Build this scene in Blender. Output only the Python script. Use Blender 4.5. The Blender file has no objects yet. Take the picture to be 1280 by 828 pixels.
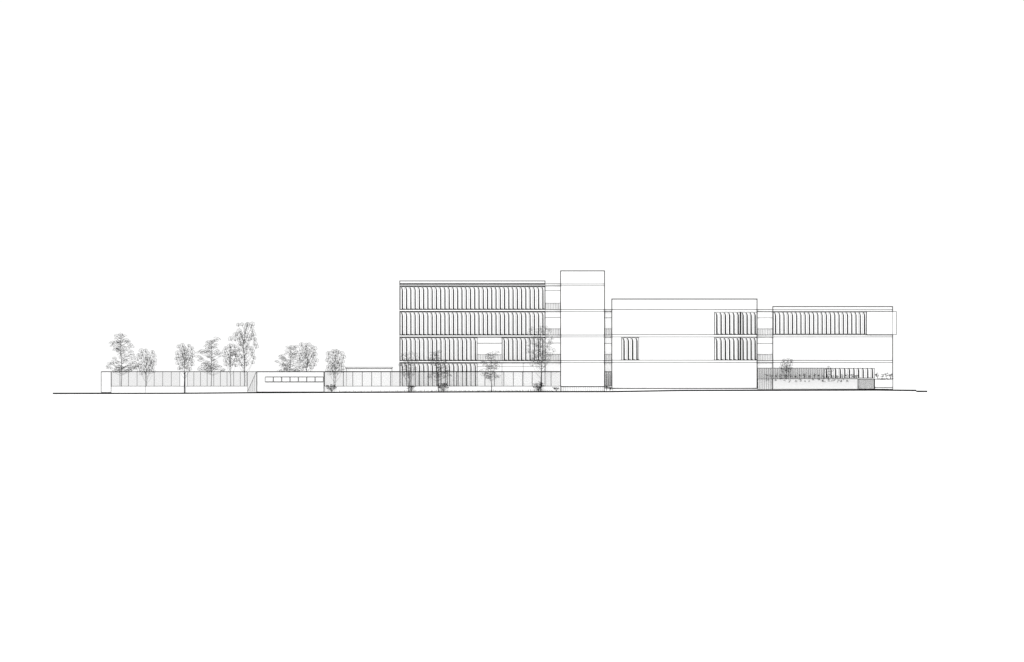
import bpy, math, random
from mathutils import Vector
random.seed(7)
S = 0.125
def X(p): return (p-640)*S
def Z(p): return (490-p)*S
sc = bpy.context.scene
col = sc.collection

# ---------------- materials
def mat(name, c, spread=0.0, scale=3.0):
    m = bpy.data.materials.new(name); m.use_nodes = True
    nt = m.node_tree; nt.nodes.clear()
    o = nt.nodes.new('ShaderNodeOutputMaterial'); d = nt.nodes.new('ShaderNodeBsdfDiffuse')
    if isinstance(c, (int, float)): c = (c, c, c)
    d.inputs['Color'].default_value = (*c, 1)
    if spread:
        tc = nt.nodes.new('ShaderNodeTexCoord'); n = nt.nodes.new('ShaderNodeTexNoise'); n.inputs['Scale'].default_value = scale
        r = nt.nodes.new('ShaderNodeMapRange'); r.inputs['To Min'].default_value = 1-spread; r.inputs['To Max'].default_value = 1+spread
        mx = nt.nodes.new('ShaderNodeVectorMath'); mx.operation = 'SCALE'; mx.inputs[0].default_value = c
        nt.links.new(tc.outputs['Object'], n.inputs['Vector']); nt.links.new(n.outputs['Fac'], r.inputs['Value'])
        nt.links.new(r.outputs['Result'], mx.inputs['Scale']); nt.links.new(mx.outputs[0], d.inputs['Color'])
    nt.links.new(d.outputs[0], o.inputs[0]); return m
def screen(name, fac, c=0.03):
    m = bpy.data.materials.new(name); m.use_nodes = True
    nt = m.node_tree; nt.nodes.clear()
    o = nt.nodes.new('ShaderNodeOutputMaterial'); d = nt.nodes.new('ShaderNodeBsdfDiffuse'); t = nt.nodes.new('ShaderNodeBsdfTransparent')
    d.inputs['Color'].default_value = (c, c, c, 1)
    mx = nt.nodes.new('ShaderNodeMixShader'); mx.inputs[0].default_value = fac
    nt.links.new(t.outputs[0], mx.inputs[1]); nt.links.new(d.outputs[0], mx.inputs[2]); nt.links.new(mx.outputs[0], o.inputs[0]); return m
WHITE = mat('white_render', 0.94, 0.01)
GROUND = mat('pale_ground', 0.94, 0.01, 0.3)
BLACK = mat('black_metal', 0.006)
DARK = mat('dark_line', 0.015, 0.2)
GREY = mat('grey_line', 0.16, 0.1)
LEAF = mat('leaf_ink', 0.03, 0.5, 2.0)
LEAFG = mat('leaf_grey', 0.04, 0.4, 2.0)
LEAFP = mat('leaf_pale', 0.16, 0.4, 2.0)
BARK = mat('bark', 0.09, 0.3, 5.0)
GLINE = mat('ground_line_ink', 0.010, 0.2, 8)
PALE = mat('pale_grey', 0.85, 0.02)
MESH = screen('fence_mesh', .22, .52)
MESHL = screen('fence_mesh_light', .24, .58)
MESHM = screen('mid_mesh', 0.40, .40)
GLASS = mat('window_glass', 0.94)

# ---------------- builders
class MB:
    def __init__(s): s.v = []; s.f = []; s.m = []
    def box(s, x0, x1, y0, y1, z0, z1, m=0):
        b = len(s.v)
        s.v += [(x0,y0,z0),(x1,y0,z0),(x1,y1,z0),(x0,y1,z0),(x0,y0,z1),(x1,y0,z1),(x1,y1,z1),(x0,y1,z1)]
        for q in ((0,3,2,1),(4,5,6,7),(0,1,5,4),(1,2,6,5),(2,3,7,6),(3,0,4,7)):
            s.f.append(tuple(b+i for i in q)); s.m.append(m)
        return s
    def edges(s, x0, x1, y0, y1, z0, z1, w, m=1):
        h = w/2
        for y in (y0, y1):
            for z in (z0, z1): s.box(x0-h, x1+h, y-h, y+h, z-h, z+h, m)
        for x in (x0, x1):
            for y in (y0, y1): s.box(x-h, x+h, y-h, y+h, z0+h, z1-h, m)
            for z in (z0, z1): s.box(x-h, x+h, y0+h, y1-h, z-h, z+h, m)
        return s
    def ring(s, x0, x1, y0, y1, z, w, m=1):
        h = w/2; d = 0.03
        s.box(x0-d, x1+d, y0-d, y0+.02, z-h, z+h, m); s.box(x0-d, x1+d, y1-.02, y1+d, z-h, z+h, m)
        s.box(x0-d, x0+.02, y0+.02, y1-.02, z-h, z+h, m); s.box(x1-.02, x1+d, y0+.02, y1-.02, z-h, z+h, m)
        return s
    def prism(s, pts, y0, y1, m=0):
        b = len(s.v); n = len(pts)
        s.v += [(x, y0, z) for x, z in pts]+[(x, y1, z) for x, z in pts]
        s.f.append(tuple(range(b, b+n))); s.m.append(m)
        s.f.append(tuple(range(b+2*n-1, b+n-1, -1))); s.m.append(m)
        for i in range(n):
            j = (i+1) % n; s.f.append((b+j, b+i, b+n+i, b+n+j)); s.m.append(m)
        return s
    def tube(s, pts, rad, n=3, m=0):
        pts = [Vector(p) for p in pts]
        if not isinstance(rad, (list, tuple)): rad = [rad]*len(pts)
        b = len(s.v)
        for i, p in enumerate(pts):
            t = (pts[min(i+1, len(pts)-1)]-pts[max(i-1, 0)])
            t = t.normalized() if t.length > 1e-6 else Vector((0,0,1))
            a = t.cross(Vector((0.13, 1, 0.07))); a.normalize(); c = t.cross(a)
            for k in range(n):
                g = 2*math.pi*k/n
                s.v.append(tuple(p+(a*math.cos(g)+c*math.sin(g))*rad[i]))
        for i in range(len(pts)-1):
            for k in range(n):
                l = (k+1) % n
                s.f.append((b+i*n+k, b+i*n+l, b+(i+1)*n+l, b+(i+1)*n+k)); s.m.append(m)
        return s
    def tri(s, a, b_, c, m=0):
        b = len(s.v); s.v += [tuple(a), tuple(b_), tuple(c)]; s.f.append((b, b+1, b+2)); s.m.append(m)
    def build(s, name, mats, parent=None, loc=None):
        root = parent
        while root is not None and root.parent is not None: root = root.parent
        o_ = Vector(root.location) if root is not None else (Vector(loc) if loc else Vector((0,0,0)))
        me = bpy.data.meshes.new(name)
        me.from_pydata([tuple(Vector(v)-o_) for v in s.v], [], s.f)
        if not isinstance(mats, (list, tuple)): mats = [mats]
        for q in mats: me.materials.append(q)
        me.polygons.foreach_set('material_index', s.m); me.update()
        o = bpy.data.objects.new(name, me); col.objects.link(o)
        if parent is not None: o.parent = parent
        else: o.location = o_
        return o
def tag(o, label, cat, group=None):
    o['label'] = label; o['category'] = cat
    if group: o['group'] = group
    return o
def thing(name, label, cat, loc, group=None):
    o = bpy.data.objects.new(name, None); col.objects.link(o); o.location = loc; o.empty_display_size = .3
    return tag(o, label, cat, group)

# ---------------- ground
PROF = [(66,491.2),(231,490.9),(320,490.2),(405,489.9),(600,489.2),(765,488.9),(850,487.5),(1095,486.9),(1145,487.5),(1145.6,488.6),(1159,488.7)]
def gp(px):
    if px <= PROF[0][0]: return PROF[0][1]
    for (a, b), (c, d) in zip(PROF, PROF[1:]):
        if px <= c: return b+(d-b)*(px-a)/(c-a)
    return PROF[-1][1]
def gz(px): return Z(gp(px))
g = MB()
P = [(X(-2600), Z(PROF[0][1]))]+[(X(a), Z(b)) for a, b in PROF]+[(X(3900), Z(PROF[-1][1]))]
for x, z in P: g.v += [(x,-14,z-.06),(x,400,z-.06),(x,-14,-60)]
for i in range(len(P)-1):
    a = 3*i; c = a+3
    g.f += [(a,c,c+1,a+1),(a+2,c+2,c,a)]; g.m += [0,0]
o = g.build('ground', GROUND); o['kind'] = 'structure'
r = MB()
W = 0.21
pts = [(X(a), Z(b)) for a, b in PROF]
n = len(pts)
for i in range(n-1):
    q = [pts[i], pts[i+1], (pts[i+1][0], pts[i+1][1]-W), (pts[i][0], pts[i][1]-W)]
    r.prism([q[3], q[2], q[1], q[0]], -14.05, -9.5)
o = r.build('ground_line', GLINE); o['kind'] = 'structure'  # black cut line of the drawn ground, built as an added dark strip

# ---------------- fins
fin_cache = {}
def fin_mesh(h, w=0.18, blade=0.2):
    k = (round(h, 2), w)
    if k in fin_cache: return fin_cache[k]
    b = MB(); t = min(.55, h*.17)
    b.prism([(-blade, 0), (-.01, 0), (-.01, h-.02), (-blade, h-.02)], -.10, -.02, 0)      # pale blade
    b.box(-blade-.015, -blade+.015, -.12, -.08, 0, h-.02, 2)                              # its front arris
    b.prism([(0, 0), (w, 0), (w*.9, h-t), (w*.3, h-t*.4), (-.10, h-.02), (-.15, h-.02), (0, h-t*.9)], -.14, -.03, 1)   # dark bevelled cheek
    o = b.build('fin', [WHITE, BLACK, DARK])
    me = o.data; bpy.data.objects.remove(o); fin_cache[k] = me; return me
def fin_bay(root, x0, x1, p0, p1, yf, n, name='window_bay', w=0.18, lw=.07):
    xa, xb, zt, zb = X(x0), X(x1), Z(p0), Z(p1)
    bm = MB(); bm.box(xa, xb, yf-.03, yf+.01, zb, zt, 0)
    bm.box(xa, xb, yf-.1, yf-.03, zt-lw, zt, 1); bm.box(xa, xb, yf-.1, yf-.03, zb, zb+lw, 1)
    bm.box(xa-.03, xa+.03, yf-.1, yf, zb, zt, 1); bm.box(xb-.03, xb+.03, yf-.1, yf, zb, zt, 1)
    bay = bm.build(name, [GLASS, DARK], root)
    me = fin_mesh(zt-zb, w); st = (xb-xa)/n
    for i in range(n):
        f = bpy.data.objects.new('fin', me); col.objects.link(f); f.parent = bay
        f.location = Vector((xa+st*(i+.42), yf, zb+.01))-Vector(root.location)
    return bay
def band(root, x0, x1, p0, p1, y0, y1, w, lm=DARK, proud=0, name='floor_band'):
    m = MB(); a, b = X(x0), X(x1)
    m.box(a-.01, b+.01, y0-proud-.012, y1+.01, Z(p1), Z(p0), 0)
    m.ring(a, b, y0-proud, y1, Z(p0), w); m.ring(a, b, y0-proud, y1, Z(p1), w)
    return m.build(name, [WHITE, lm], root)
def balustrade(root, x0, x1, p0, p1, y, name='railing'):
    m = MB(); a, b = X(x0), X(x1); n = max(3, int((b-a)/.25))
    m.box(a, b, y-.03, y+.03, Z(p0)-.04, Z(p0))
    for i in range(n+1):
        x = a+(b-a)*i/n; m.box(x-.018, x+.018, y-.02, y+.02, Z(p1), Z(p0)-.04)
    return m.build(name, DARK, root)
def hline(root, x0, x1, p, y, w, name, m=DARK):
    return MB().box(X(x0), X(x1), y-.04, y+.02, Z(p)-w/2, Z(p)+w/2).build(name, m, root)
def vline(root, p, q0, q1, y, w, name, m=DARK):
    return MB().box(X(p)-w/2, X(p)+w/2, y-.05, y+.01, Z(q1), Z(q0)).build(name, m, root)

# ---- west block
R = thing('classroom_block', 'four storey white block with continuous rows of black vertical fins, left of the blank tower', 'building', (X(590), 7, gz(590)))
x0, x1 = 499.7, 681.3
m = MB(); m.box(X(x0), X(x1), 0, 16, gz(590)-.1, Z(354.8), 0); m.edges(X(x0), X(x1), 0, 16, gz(590), Z(354.8), .10)
m.build('wall', [WHITE, DARK], R)
m = MB(); m.box(X(x0)-.02, X(x1)+.02, -.1, 16.1, Z(354.6), Z(351.4)); m.edges(X(x0), X(x1), -.1, 16.1, Z(354.6), Z(351.4), .11); m.build('parapet', [WHITE, DARK], R)
band(R, x0, x1, 356.4, 357.9, 0, 16, .11, BLACK, .16)
for p in (387.0, 419.0, 451.0): band(R, x0, x1, p, p+2.5, 0, 16, .13, BLACK, .17)
fin_bay(R, 500, 681, 358.4, 386.6, 0, 34)
fin_bay(R, 500, 681, 390, 418.5, 0, 34)
fin_bay(R, 500, 596.5, 422, 450.5, 0, 18)
fin_bay(R, 627.5, 681, 422, 450.5, 0, 10)
fin_bay(R, 500, 596.5, 454, 483, 0, 18)
MB().box(X(596.5), X(627.5), -.05, .01, Z(429.5), Z(428.9)).build('lintel', DARK, R)
balustrade(R, 596.5, 627.5, 443, 450.6, -.25)
for p in (627.5, 654): vline(R, p, 454, 487, 0, .05, 'wall_joint', GREY)
hline(R, 596.5, 681, 458.3, 0, .045, 'wall_groove', GREY)

# ---- tower
TY = -1.0
R = thing('stair_tower', 'tall blank white tower rising above every roof, between two wings', 'tower', (X(728), 6, gz(728)))
a, b_ = X(700.8), X(755.6)
m = MB(); m.box(a, b_, TY, 12, Z(483.4), Z(338.8)); m.edges(a, b_, TY, 12, Z(483.4), Z(338.8), .12); m.build('wall', [WHITE, BLACK], R)
m = MB(); m.box(a+.02, b_-.02, TY+.02, 12, gz(728)-.1, Z(483.4)-.06, 0)
i = 0
while a+.1+i*.34 < b_: m.box(a+.1+i*.34, a+.125+i*.34, TY-.01, TY+.03, gz(728), Z(483.6), 1); i += 1
m.box(a-.05, a+.05, TY-.05, TY+.1, gz(728), Z(483.4)-.06, 2); m.box(b_-.05, b_+.05, TY-.05, TY+.1, gz(728), Z(483.4)-.06, 2)
m.build('plinth', [PALE, GREY, BLACK], R)
for p, q in ((355.2, 357.4), (387.2, 389.6), (419.0, 421.4), (451, 453.4)):
    m = MB(); m.ring(a, b_, TY, 12, Z(p), .085, 0); m.ring(a, b_, TY, 12, Z(q), .07, 0); m.build('floor_band', DARK, R)

# ---- hall block
HY = -.6
R = thing('hall_block', 'broad mostly blank white block with two fin windows near its right end', 'building', (X(855), 6, gz(855)))
a, b_ = X(764.8), X(946.3)
m = MB(); m.box(a, b_, HY, 16, Z(485.6), Z(374)); m.edges(a, b_, HY, 16, Z(485.6), Z(374), .13); m.build('wall', [WHITE, BLACK], R)
MB().box(a+.05, b_-.05, HY+.03, 15.9, -.3, Z(485.8)).build('plinth', WHITE, R)
for p, q in ((387.2, None), (418.6, 421.4), (450.4, 453.4)):
    m = MB(); m.ring(a, b_, HY, 16, Z(p), .09, 0)
    if q: m.ring(a, b_, HY, 16, Z(q), .075, 0)
    m.build('floor_band', DARK, R)
for p0, p1 in ((390, 418), (422, 450)):
    fin_bay(R, 893, 925, p0, p1, HY, 6, w=.21); fin_bay(R, 926, 946, p0, p1, HY, 4, w=.21)
    MB().box(X(925.2), X(926.2), HY-.3, HY-.1, Z(p1), Z(p0)).build('mullion', BLACK, R)
fin_bay(R, 777, 798.5, 422, 450, HY, 4, w=.21)

# ---- east block
R = thing('east_block', 'low white block at the right end with one long fin window under its roof', 'building', (X(1041), 8, gz(1041)))
a, b_ = X(966), X(1115.8)
m = MB(); m.box(a, b_, 0, 16, gz(1041)-.1, Z(383.5)); m.edges(a, b_, 0, 16, gz(1041), Z(383.5), .12); m.build('wall', [WHITE, DARK], R)
for p, q in ((387.4, 389.6), (418.8, 421.4), (450.6, 453.4)):
    m = MB(); m.ring(a, b_, 0, 16, Z(p), .09, 0); m.ring(a, b_, 0, 16, Z(q), .075, 0); m.build('floor_band', DARK, R)
fin_bay(R, 966.5, 1083, 390, 418, 0, 22)
fin_bay(R, 1030, 1093, 460.2, 473, 0, 11, w=.19)
m = MB(); m.box(X(1083.4), X(1120.5), -.3, 12, Z(418.4), Z(389.8)); m.edges(X(1083.4), X(1120.5), -.3, 12, Z(418.4), Z(389.8), .075)
m.box(b_-.03, b_+.03, -.33, -.29, Z(418.4), Z(389.8), 1)
m.build('projecting_bay', [WHITE, DARK], R)

# ---- linking walkways
def walkway(label, x0, x1, tops, slabs, beams, rails):
    R = thing('link_walkway', label, 'walkway', (X((x0+x1)/2), 2, gz((x0+x1)/2)), 'open walkways linking the wings')
    a, b_ = X(x0)+.06, X(x1)-.06
    MB().box(a, b_, .12, 4, gz(x0)-.1, Z(tops)).build('back_wall', WHITE, R)
    for p in slabs:
        m = MB(); m.box(a, b_, -.05, .11, Z(p+2.4), Z(p)); m.box(a, b_, -.09, -.04, Z(p)-.045, Z(p)+.045, 1); m.box(a, b_, -.09, -.04, Z(p+2.4)-.045, Z(p+2.4)+.045, 1)
        m.build('deck', [WHITE, DARK], R)
    for p in beams: hline(R, x0+.5, x1-.5, p, .12, .06, 'beam')
    for p in rails: balustrade(R, x0+.5, x1-.5, p, p+8, -.02)
walkway('open walkway stack between the long fin block and the tall blank tower', 681.3, 700.8, 355, (355, 387.2, 419, 451), (363.5, 397, 429), (379, 411, 443))
walkway('narrow open walkway stack squeezed between the tower and the broad blank block', 755.6, 764.8, 387, (387.2, 419, 451), (397.5, 429.5), (411, 443))
walkway('open walkway stack between the broad blank block and the right end block', 946.3, 966, 387.2, (387.2, 419, 451), (397.5, 429.5), (411, 443))

# ---- low pavilion behind fence
R = thing('low_pavilion', 'low flat roofed pavilion just showing above the mesh fence', 'building', (X(461), 4, 0))
m = MB(); m.box(X(433), X(490), 1, 8, 0, Z(460.6)); m.edges(X(433), X(490), 1, 8, .1, Z(460.6), .06); m.build('wall', [WHITE, DARK], R)
m = MB(); m.box(X(432), X(491), .7, 8.3, Z(460.4), Z(459.2)); m.edges(X(432), X(491), .7, 8.3, Z(460.4), Z(459.2), .05); m.build('roof', [WHITE, DARK], R)

# ---- fences
def fence(label, x0, x1, posts, y, top=464.8, mid=483, mt=MESH, edge=.10, pw=.06, pm=None, rail=DARK):
    R = thing('mesh_fence', label, 'fence', (X((x0+x1)/2), y, gz((x0+x1)/2)))
    pm = pm or DARK
    m = MB(); bot = min(gz(x0), gz(x1))
    m.box(X(x0), X(x1), y-.1, y+.1, bot-.1, Z(mid)); m.box(X(x0), X(x1), y-.13, y-.09, Z(mid)-.03, Z(mid)+.03, 1)
    m.build('base_wall', [WHITE, DARK], R)
    MB().box(X(x0), X(x1), y-.06, y+.06, Z(top)-edge/2, Z(top)+edge/2).build('top_rail', rail, R)
    for p in posts: MB().box(X(p)-pw/2, X(p)+pw/2, y-.05, y+.05, Z(mid)+.03, Z(top)-edge/2).build('post', pm, R)
    for p, q in zip(posts, posts[1:]): MB().box(X(p)+pw/2, X(q)-pw/2, y-.005, y+.005, Z(mid)+.03, Z(top)-edge/2).build('mesh_panel', mt, R)
    return R
ps = [139.2+i*10.7 for i in range(9)]
F = fence('mesh topped wall at the far left end with a plain white end pier', 126.5, 230.5, ps, -7)
m = MB(); m.box(X(126.5), X(138.8), -7.14, -6.9, Z(490.5), Z(465)); m.edges(X(126.5), X(138.8), -7.14, -6.9, Z(490.5), Z(465), .08); m.build('end_pier', [WHITE, DARK], F)
MB().box(X(182)-.03, X(182)+.03, -7.16, -7.1, Z(490.5), Z(483)).build('wall_joint', GREY, F)
MB().box(X(230.2), X(231.8), -7.4, -6.6, gz(231)-.05, Z(464.4)).build('gate_pier', BLACK, F)
ps = [234+i*8.3 for i in range(10)]
F = fence('mesh topped wall between the black pier and the low gatehouse', 232.5, 309, ps, -7)
m = MB(); m.prism([(X(309.3), Z(490)), (X(320.4), Z(490)), (X(320.4), Z(465)), (X(309.3), Z(465))], -7.02, -6.98, 0); m.build('gate_leaf', MESH, F)
m = MB(); m.tube([(X(309.5), -7.05, Z(489.5)), (X(320.2), -7.05, Z(465.3))], .03, 4)
m.box(X(309.1), X(309.5), -7.06, -6.94, Z(490), Z(465)); m.box(X(309.5), X(320.4), -7.06, -6.94, Z(465.1), Z(464.5))
for k in range(1, 5):
    m.box(X(309.3+2.2*k)-.015, X(309.3+2.2*k)+.015, -7.04, -6.96, Z(489.5), Z(489.5-24*0.99*(2.2*k/11)))
m.build('gate_brace', DARK, F)
ps = [405.6+i*11.8 for i in range(26)]
fence('long light mesh fence running from the gatehouse to the tower', 405.6, 700.4, ps, -7, mt=MESHL, edge=.15, pw=.08, rail=BLACK)
fence('short dark mesh fence filling the gap beside the tower', 756, 764.5, [756, 758.2, 760.4, 762.6, 764.5], -1.3, mt=MESHM)

# ---- gatehouse
R = thing('gatehouse', 'low white gatehouse with a strip of seven black framed windows', 'gatehouse', (X(363), -5.5, gz(363)))
m = MB(); m.box(X(321), X(405), -8, -3, gz(363)-.05, Z(464.8)); m.edges(X(321), X(405), -8, -3, gz(363)-.02, Z(464.8), .12); m.build('wall', [WHITE, BLACK], R)
st = (404.3-331.2)/7
for i in range(7):
    p = 331.2+st*i
    fr = MB(); A, B, Zb, Zt = X(p)+.02, X(p+st)-.02, Z(477.9), Z(471)
    fr.box(A, A+.05, -8.1, -8, Zb, Zt); fr.box(B-.05, B, -8.1, -8, Zb, Zt); fr.box(A+.05, B-.05, -8.1, -8, Zb, Zb+.10); fr.box(A+.05, B-.05, -8.1, -8, Zt-.10, Zt)
    w = fr.build('window', BLACK, R)
    MB().box(A+.05, B-.05, -8.07, -8.03, Zb+.1, Zt-.1).build('pane', GLASS, w)

# ---- right front terrace
R = thing('louvred_screen', 'grey slatted screen standing behind the planter at the right', 'screen', (X(988), -3, gz(988)))
m = MB(); m.box(X(947), X(1030), -3.0, -2.95, Z(474), Z(460.4)); m.build('panel', MESHM, R)
m = MB()
for p in [947+i*2.76 for i in range(31)]: m.box(X(p)-.02, X(p)+.02, -3.06, -2.96, gz(988), Z(460.4))
m.box(X(947), X(1030), -3.08, -2.94, Z(460.6), Z(460))
m.build('slat_frame', DARK, R)
R = thing('planter_wall', 'long pale ribbed planter wall with plants trailing over its rim', 'planter', (X(1019), -5, gz(1019)))
m = MB(); m.box(X(966), X(1072), -7, -4.4, gz(1019)-.05, Z(473.8), 0); m.edges(X(966), X(1072), -7, -4.4, gz(1019)+.05, Z(473.8), .06, 1)
p = 967.5
while p < 1071: m.box(X(p)-.02, X(p)+.02, -7.03, -6.98, gz(1019), Z(474.2), 1); p += 2.5
m.build('wall', [mat('ribbed_stone', .86, .02), DARK], R)
R = thing('side_gate', 'small light slatted gate between the hall block and the planter wall', 'gate', (X(956), -5, gz(956)))
m = MB(); m.edges(X(947.2), X(965.4), -5.05, -4.95, gz(956)+.04, Z(474), .05, 0)
for i in range(7): q = X(947.2)+i*.34; m.box(q-.015, q+.015, -5.03, -4.97, gz(956), Z(474), 0)
m.build('frame', DARK, R); MB().box(X(947.4), X(965.2), -4.94, -4.93, gz(956)+.1, Z(474.2)).build('panel', screen('pale_mesh', .2, .7), R)
R = thing('slatted_gate', 'mid grey slatted gate at the right end of the planter wall', 'gate', (X(1082), -6, gz(1082)))
m = MB(); m.edges(X(1072.8), X(1092.6), -6.04, -5.96, gz(1082)+.05, Z(474.2), .09, 0)
for i in range(14): q = X(1072.8)+i*.19; m.box(q-.015, q+.015, -6.03, -5.97, gz(1082), Z(474.2), 0)
m.build('frame', BLACK, R); MB().box(X(1073), X(1092.4), -5.95, -5.94, gz(1082)+.1, Z(474.4)).build('panel', MESHM, R)
R = thing('end_planter', 'plain white planter box at the right end beside the grey gate', 'planter', (X(1105), -5, gz(1105)))
m = MB(); m.box(X(1093.3), X(1116), -7, -4, gz(1105)-.05, Z(474)); m.edges(X(1093.3), X(1116), -7, -4, gz(1105)+.05, Z(474), .09)
m.box(X(1093.3), X(1116), -7.05, -6.98, Z(484.8), Z(484), 1); m.build('wall', [WHITE, DARK], R)

# ---------------- trees
def fan(mb, c, d, r, yaw, lw):
    u0 = Vector((math.cos(yaw), math.sin(yaw), 0)); up = Vector((0, 0, 1))
    U = u0*math.cos(d)+up*math.sin(d); V = u0*-math.sin(d)+up*math.cos(d)
    pts = []; L = random.choice((4, 5, 5)); span = random.uniform(1.6, 2.1)
    N = L*4
    for i in range(N+1):
        a = -span+2*span*i/N
        rr = r*(0.74+.30*abs(math.sin(math.pi*i/4)))
        pts.append(c+(U*math.cos(a)+V*math.sin(a))*rr)
    tail = c-U*r*.7
    mb.tube([tail]+pts+[tail], lw, 3)
    for i in range(3):
        a = -span*.55+1.1*span*i/2
        e = c+(U*math.cos(a)+V*math.sin(a))*r*.55
        mb.tube([tail, e], lw*.6, 3)
def leaves(mb, c, rx, rz, n, s):
    for _ in range(n):
        a = random.uniform(0, 6.283); q = math.sqrt(random.random())
        p = c+Vector((rx*q*math.cos(a), rx*q*math.sin(a), rz*(random.random()**.7)*(1-.7*q)*random.choice((1, 1, -.35))))
        t = random.uniform(0, 6.283)
        d = Vector((math.cos(t), random.uniform(-.3, .3), math.sin(t)))*s*random.uniform(.6, 1.4); e = Vector((-d.z, random.uniform(-.2, .2)*s, d.x))*.4
        mb.tri(p-d, p+e, p+d)
def tree(label, cx, top, half, y, kind, nclump, foot=None, crown0=None, lw=.026, cat='tree', name='garden_tree', leaf=None):
    bz = gz(cx) if foot is None else foot
    R = thing(name, label, cat, (X(cx), y, bz), 'open leaved garden trees' if kind == 'fan' else 'tiered dark garden trees')
    x = X(cx); zt = Z(top); zc = Z(crown0); hw = half*S; H = zt-zc
    tr = MB()
    tp = [(x, y, bz-.05)]; k = 6
    for i in range(1, k+1):
        t = i/k; tp.append((x+random.uniform(-.1, .1)*hw*.5, y+random.uniform(-.08, .08), bz+(zt-.5-bz)*t))
    r0 = .03+.006*(zt-bz)
    tr.tube(tp, [r0*(1-.85*i/k) for i in range(k+1)], 6)
    def trunk_at(z):
        t = max(0, min(.999, (z-bz)/(zt-.5-bz)))*k; i = int(t); return Vector(tp[i]).lerp(Vector(tp[i+1]), t-i)
    cr = MB(); cs = []; tries = 0
    if kind == 'fan':
        rc = .33+.02*hw; sp = 1.5 if leaf is None else 1.75
        while len(cs) < nclump*1.35 and tries < 9000:
            tries += 1
            zz = zc+rc+(H-2*rc)*random.random(); t = (zz-zc)/H
            prof = math.sin(math.pi*min(1, max(0, .12+.78*t)))**.6
            a = random.uniform(0, 6.283); q = random.random()**.5
            p = Vector((x+(hw-rc)*prof*q*math.cos(a), y+(hw-rc)*prof*q*math.sin(a), zz))
            if all((Vector((p.x-c.x, (p.y-c.y)*.25, p.z-c.z))).length > rc*sp for c in cs): cs.append(p)
        for c in cs:
            z0 = max(zc-.35*H, c.z-abs(c.x-x)*1.1-.7); b0 = trunk_at(z0)
            m1 = b0.lerp(c, .5)+Vector((0, 0, -.14*(c-b0).length))
            d = math.atan2(c.z-m1.z, c.x-m1.x)
            end = c-Vector((math.cos(d), 0, math.sin(d)))*rc*.7
            tr.tube([b0, m1, end], [.020, .014, .010], 4)
            fan(cr, c, d+random.uniform(-.3, .3), rc*random.uniform(.85, 1.15), random.uniform(-.4, .4), lw)
            fan(cr, c+Vector((0, .12, 0)), d+random.uniform(-.5, .5), rc*.7, 1.57+random.uniform(-.3, .3), lw*.5)
        cr.build('crown', leaf or LEAFG, R)
    else:
        ph = cx*.7
        while len(cs) < nclump and tries < 12000:
            tries += 1
            t = random.random(); zz = zc+.15+(H-.4)*t
            prof = (1-t**2.2*.72)*(.80+.20*math.sin(11*t+ph))
            wid = max(.6, hw*1.05*prof); a = random.uniform(0, 6.283); q = random.random()**.4
            off = .18*hw*math.sin(5*t+ph)
            p = Vector((x+max(-hw*.88, min(hw*.88, off+wid*q*math.cos(a))), y+wid*.85*q*math.sin(a), zz))
            if all((Vector(((p.x-c.x)*.62, (p.y-c.y)*.2, p.z-c.z))).length > .29 for c in cs): cs.append(p)
        for c in cs:
            rx = random.uniform(.32, .55)
            b0 = trunk_at(c.z-.3-abs(c.x-x)*.25); tr.tube([b0, b0.lerp(c, .6)+Vector((0, 0, -.05)), c], [.026, .018, .012], 4)
            leaves(cr, c, rx, .3, 26, .08)
            pts = []; ya = random.uniform(-.4, .4); U = Vector((math.cos(ya), math.sin(ya), 0)); tl = random.uniform(-.15, .15)
            for s_ in range(17):
                g_ = math.pi*s_/16; pts.append(c+U*rx*1.1*math.cos(g_)+Vector((0, 0, .26*math.sin(g_)+.07*abs(math.sin(4*g_))+tl*math.cos(g_))))
            cr.tube(pts, .022, 3)
        cr.build('crown', leaf or LEAF, R)
    tr.build('trunk', BARK, R)
    return R
tree('dark tiered tree rising behind the far left wall, first tree from the left', 152, 416, 20.5, -5, 'pad', 64, crown0=468)
tree('small open leaved tree beside the leftmost dark tiered tree', 183, 436, 15, -4.5, 'fan', 26, crown0=470)
tree('round open leaved tree directly behind the black wall pier', 231, 429, 14.5, -4, 'fan', 26, crown0=465)
tree('dark tiered tree between the black pier and the tallest left tree', 264, 422, 18.5, -4.5, 'pad', 52, crown0=466)
tree('slim open leaved tree half hidden by the tallest left tree', 288, 430, 12, -3, 'fan', 20, crown0=462)
tree('tallest tree of the left garden with large open leaf clumps', 305, 402, 22, -5, 'fan', 40, crown0=459)
tree('dark tiered tree showing above the gatehouse roof', 363, 431, 19, 0, 'pad', 44, crown0=467)
tree('open leaved tree rising above the right part of the gatehouse roof', 384, 428, 15, -1, 'fan', 26, crown0=463)
tree('open leaved tree just right of the gatehouse behind the fence', 419, 436, 14.5, -5, 'fan', 26, crown0=470)
tree('open leaved tree in front of the left edge of the fin block', 511, 437, 14.5, -7.9, 'fan', 24, crown0=473, leaf=LEAFP)
tree('dark tree before the fin block, halfway along its ground floor fins', 548, 438, 14.5, -7.9, 'pad', 32, crown0=475)
tree('dark tiered tree before the open loggia of the fin block', 614, 438, 15, -7.9, 'pad', 34, crown0=475)
tree('tall open leaved tree before the right edge of the fin block', 676, 406, 20, -7.9, 'fan', 34, crown0=459, leaf=LEAFP)
tree('small open leaved tree growing in the planter before the right end block', 983, 447, 10.5, -4.8, 'fan', 14, foot=Z(474), crown0=467)
tree('tiny open leaved sapling in the planter near the slatted gate', 1036, 457, 6, -4.8, 'fan', 6, foot=Z(474), crown0=471)

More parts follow.
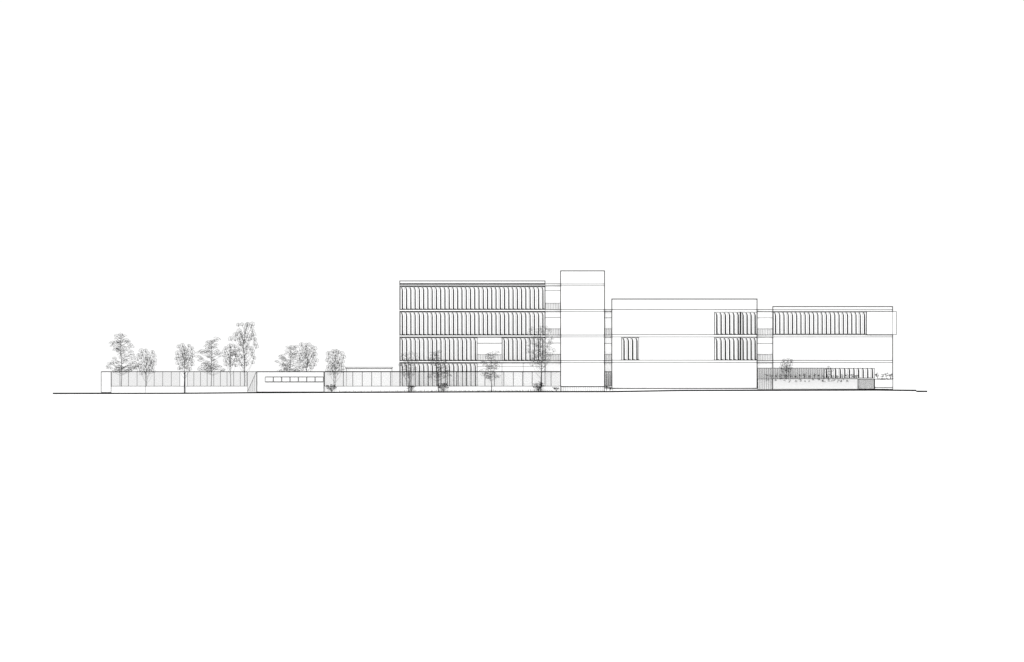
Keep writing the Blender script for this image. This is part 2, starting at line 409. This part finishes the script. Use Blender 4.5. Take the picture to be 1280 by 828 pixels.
# ---------------- shrubs
def shrub(label, cx, top, half, y, group, base=None, n=26, name='shrub', droop=0, leaf=None, ln=9):
    bz = gz(cx) if base is None else Z(base)
    R = thing(name, label, 'plant' if base else 'shrub', (X(cx), y, bz), group)
    h = Z(top)-bz; hw = half*S; st = MB(); fo = MB()
    for i in range(n):
        a = random.uniform(0, 6.283); q = random.random()**.5
        c = Vector((X(cx)+hw*.85*q*math.cos(a), y+hw*.85*q*math.sin(a), bz+h*(.35+.6*random.random()*(1-.4*q))))
        if droop and random.random() < .35: c.z = bz-droop*random.random(); c.y = y-.45
        b0 = Vector((X(cx), y, bz))
        st.tube([b0, b0.lerp(c, .5)+Vector((0, 0, .06)), c], .012, 3)
        leaves(fo, c, .16, .14, ln, .085)
    st.build('stem', BARK, R); fo.build('foliage', leaf or LEAF, R)
GS = 'low shrubs planted along the fence foot'
shrub('low dark shrub at the fence foot just right of the gatehouse', 415, 479, 8, -8.4, GS, n=34)
shrub('low dark shrub at the fence foot below the leftmost fins', 514, 480, 6, -8.4, GS, n=24)
shrub('low dark shrub at the fence foot below the tree before the fins', 554, 477, 8, -8.4, GS, n=36)
shrub('low dark shrub at the fence foot under the tall right tree', 673, 476, 8, -8.4, GS, n=40)
shrub('little shrub touching the left foot of the tower', 695.5, 483, 5, -8.4, GS, n=16)
shrub('little shrub touching the right foot of the tower', 758, 482, 3, -8.4, GS, n=14)
shrub('little shrub touching the left foot of the broad blank block', 762.5, 483, 3, -8.4, GS, n=14)
GP = 'small plants trailing over the long planter rim'
p = 958.5
while p < 1071:
    shrub('small plant trailing over the rim of the long ribbed planter', p, random.uniform(465.5, 469), 2.3, -6.75, GP, base=473.6, n=8, name='trailing_plant', droop=.5, ln=6); p += 5.9
for p in (1097, 1102.5, 1108, 1113.5):
    shrub('small plant in the white planter box at the right end', p, random.uniform(464.5, 468), 3.2, -6.7, 'small plants in the end planter', base=473.6, n=13, name='trailing_plant', droop=.12)

# ---------------- ground cover along the fence
m = MB(); p = 424
while p < 692:
    zb = gz(p)-.02; h = random.uniform(.12, .42)*(1 if random.random() < .8 else 1.4)
    for k in range(3):
        y = -8.2+random.uniform(-.5, .5); x = X(p)+random.uniform(-.1, .1); t = random.uniform(-.12, .12)
        m.tri((x-.014, y, zb), (x+.014, y, zb), (x+t, y, zb+h))
    p += 1.1
o = m.build('ground_cover', LEAFG); o['kind'] = 'stuff'; tag(o, 'thin strip of short grass along the foot of the long fence', 'grass')

# ---------------- light, world, camera
w = bpy.data.worlds.new('World'); sc.world = w; w.use_nodes = True
bg = w.node_tree.nodes['Background']; bg.inputs[0].default_value = (1, 1, 1, 1); bg.inputs[1].default_value = 1.03
sun = bpy.data.lights.new('sun', 'SUN'); sun.energy = 1.3; sun.angle = math.radians(20); sun.color = (1, 1, 1)
so = bpy.data.objects.new('sun', sun); col.objects.link(so); so.rotation_euler = (math.radians(68), 0, math.radians(-5))
cam = bpy.data.cameras.new('camera'); cam.type = 'ORTHO'; cam.ortho_scale = 160; cam.clip_end = 2000
co = bpy.data.objects.new('camera', cam); col.objects.link(co); co.location = (0, -150, Z(414)); co.rotation_euler = (math.radians(90), 0, 0)
sc.camera = co
sc.view_settings.view_transform = 'Standard'; sc.view_settings.look = 'None'; sc.view_settings.exposure = 0
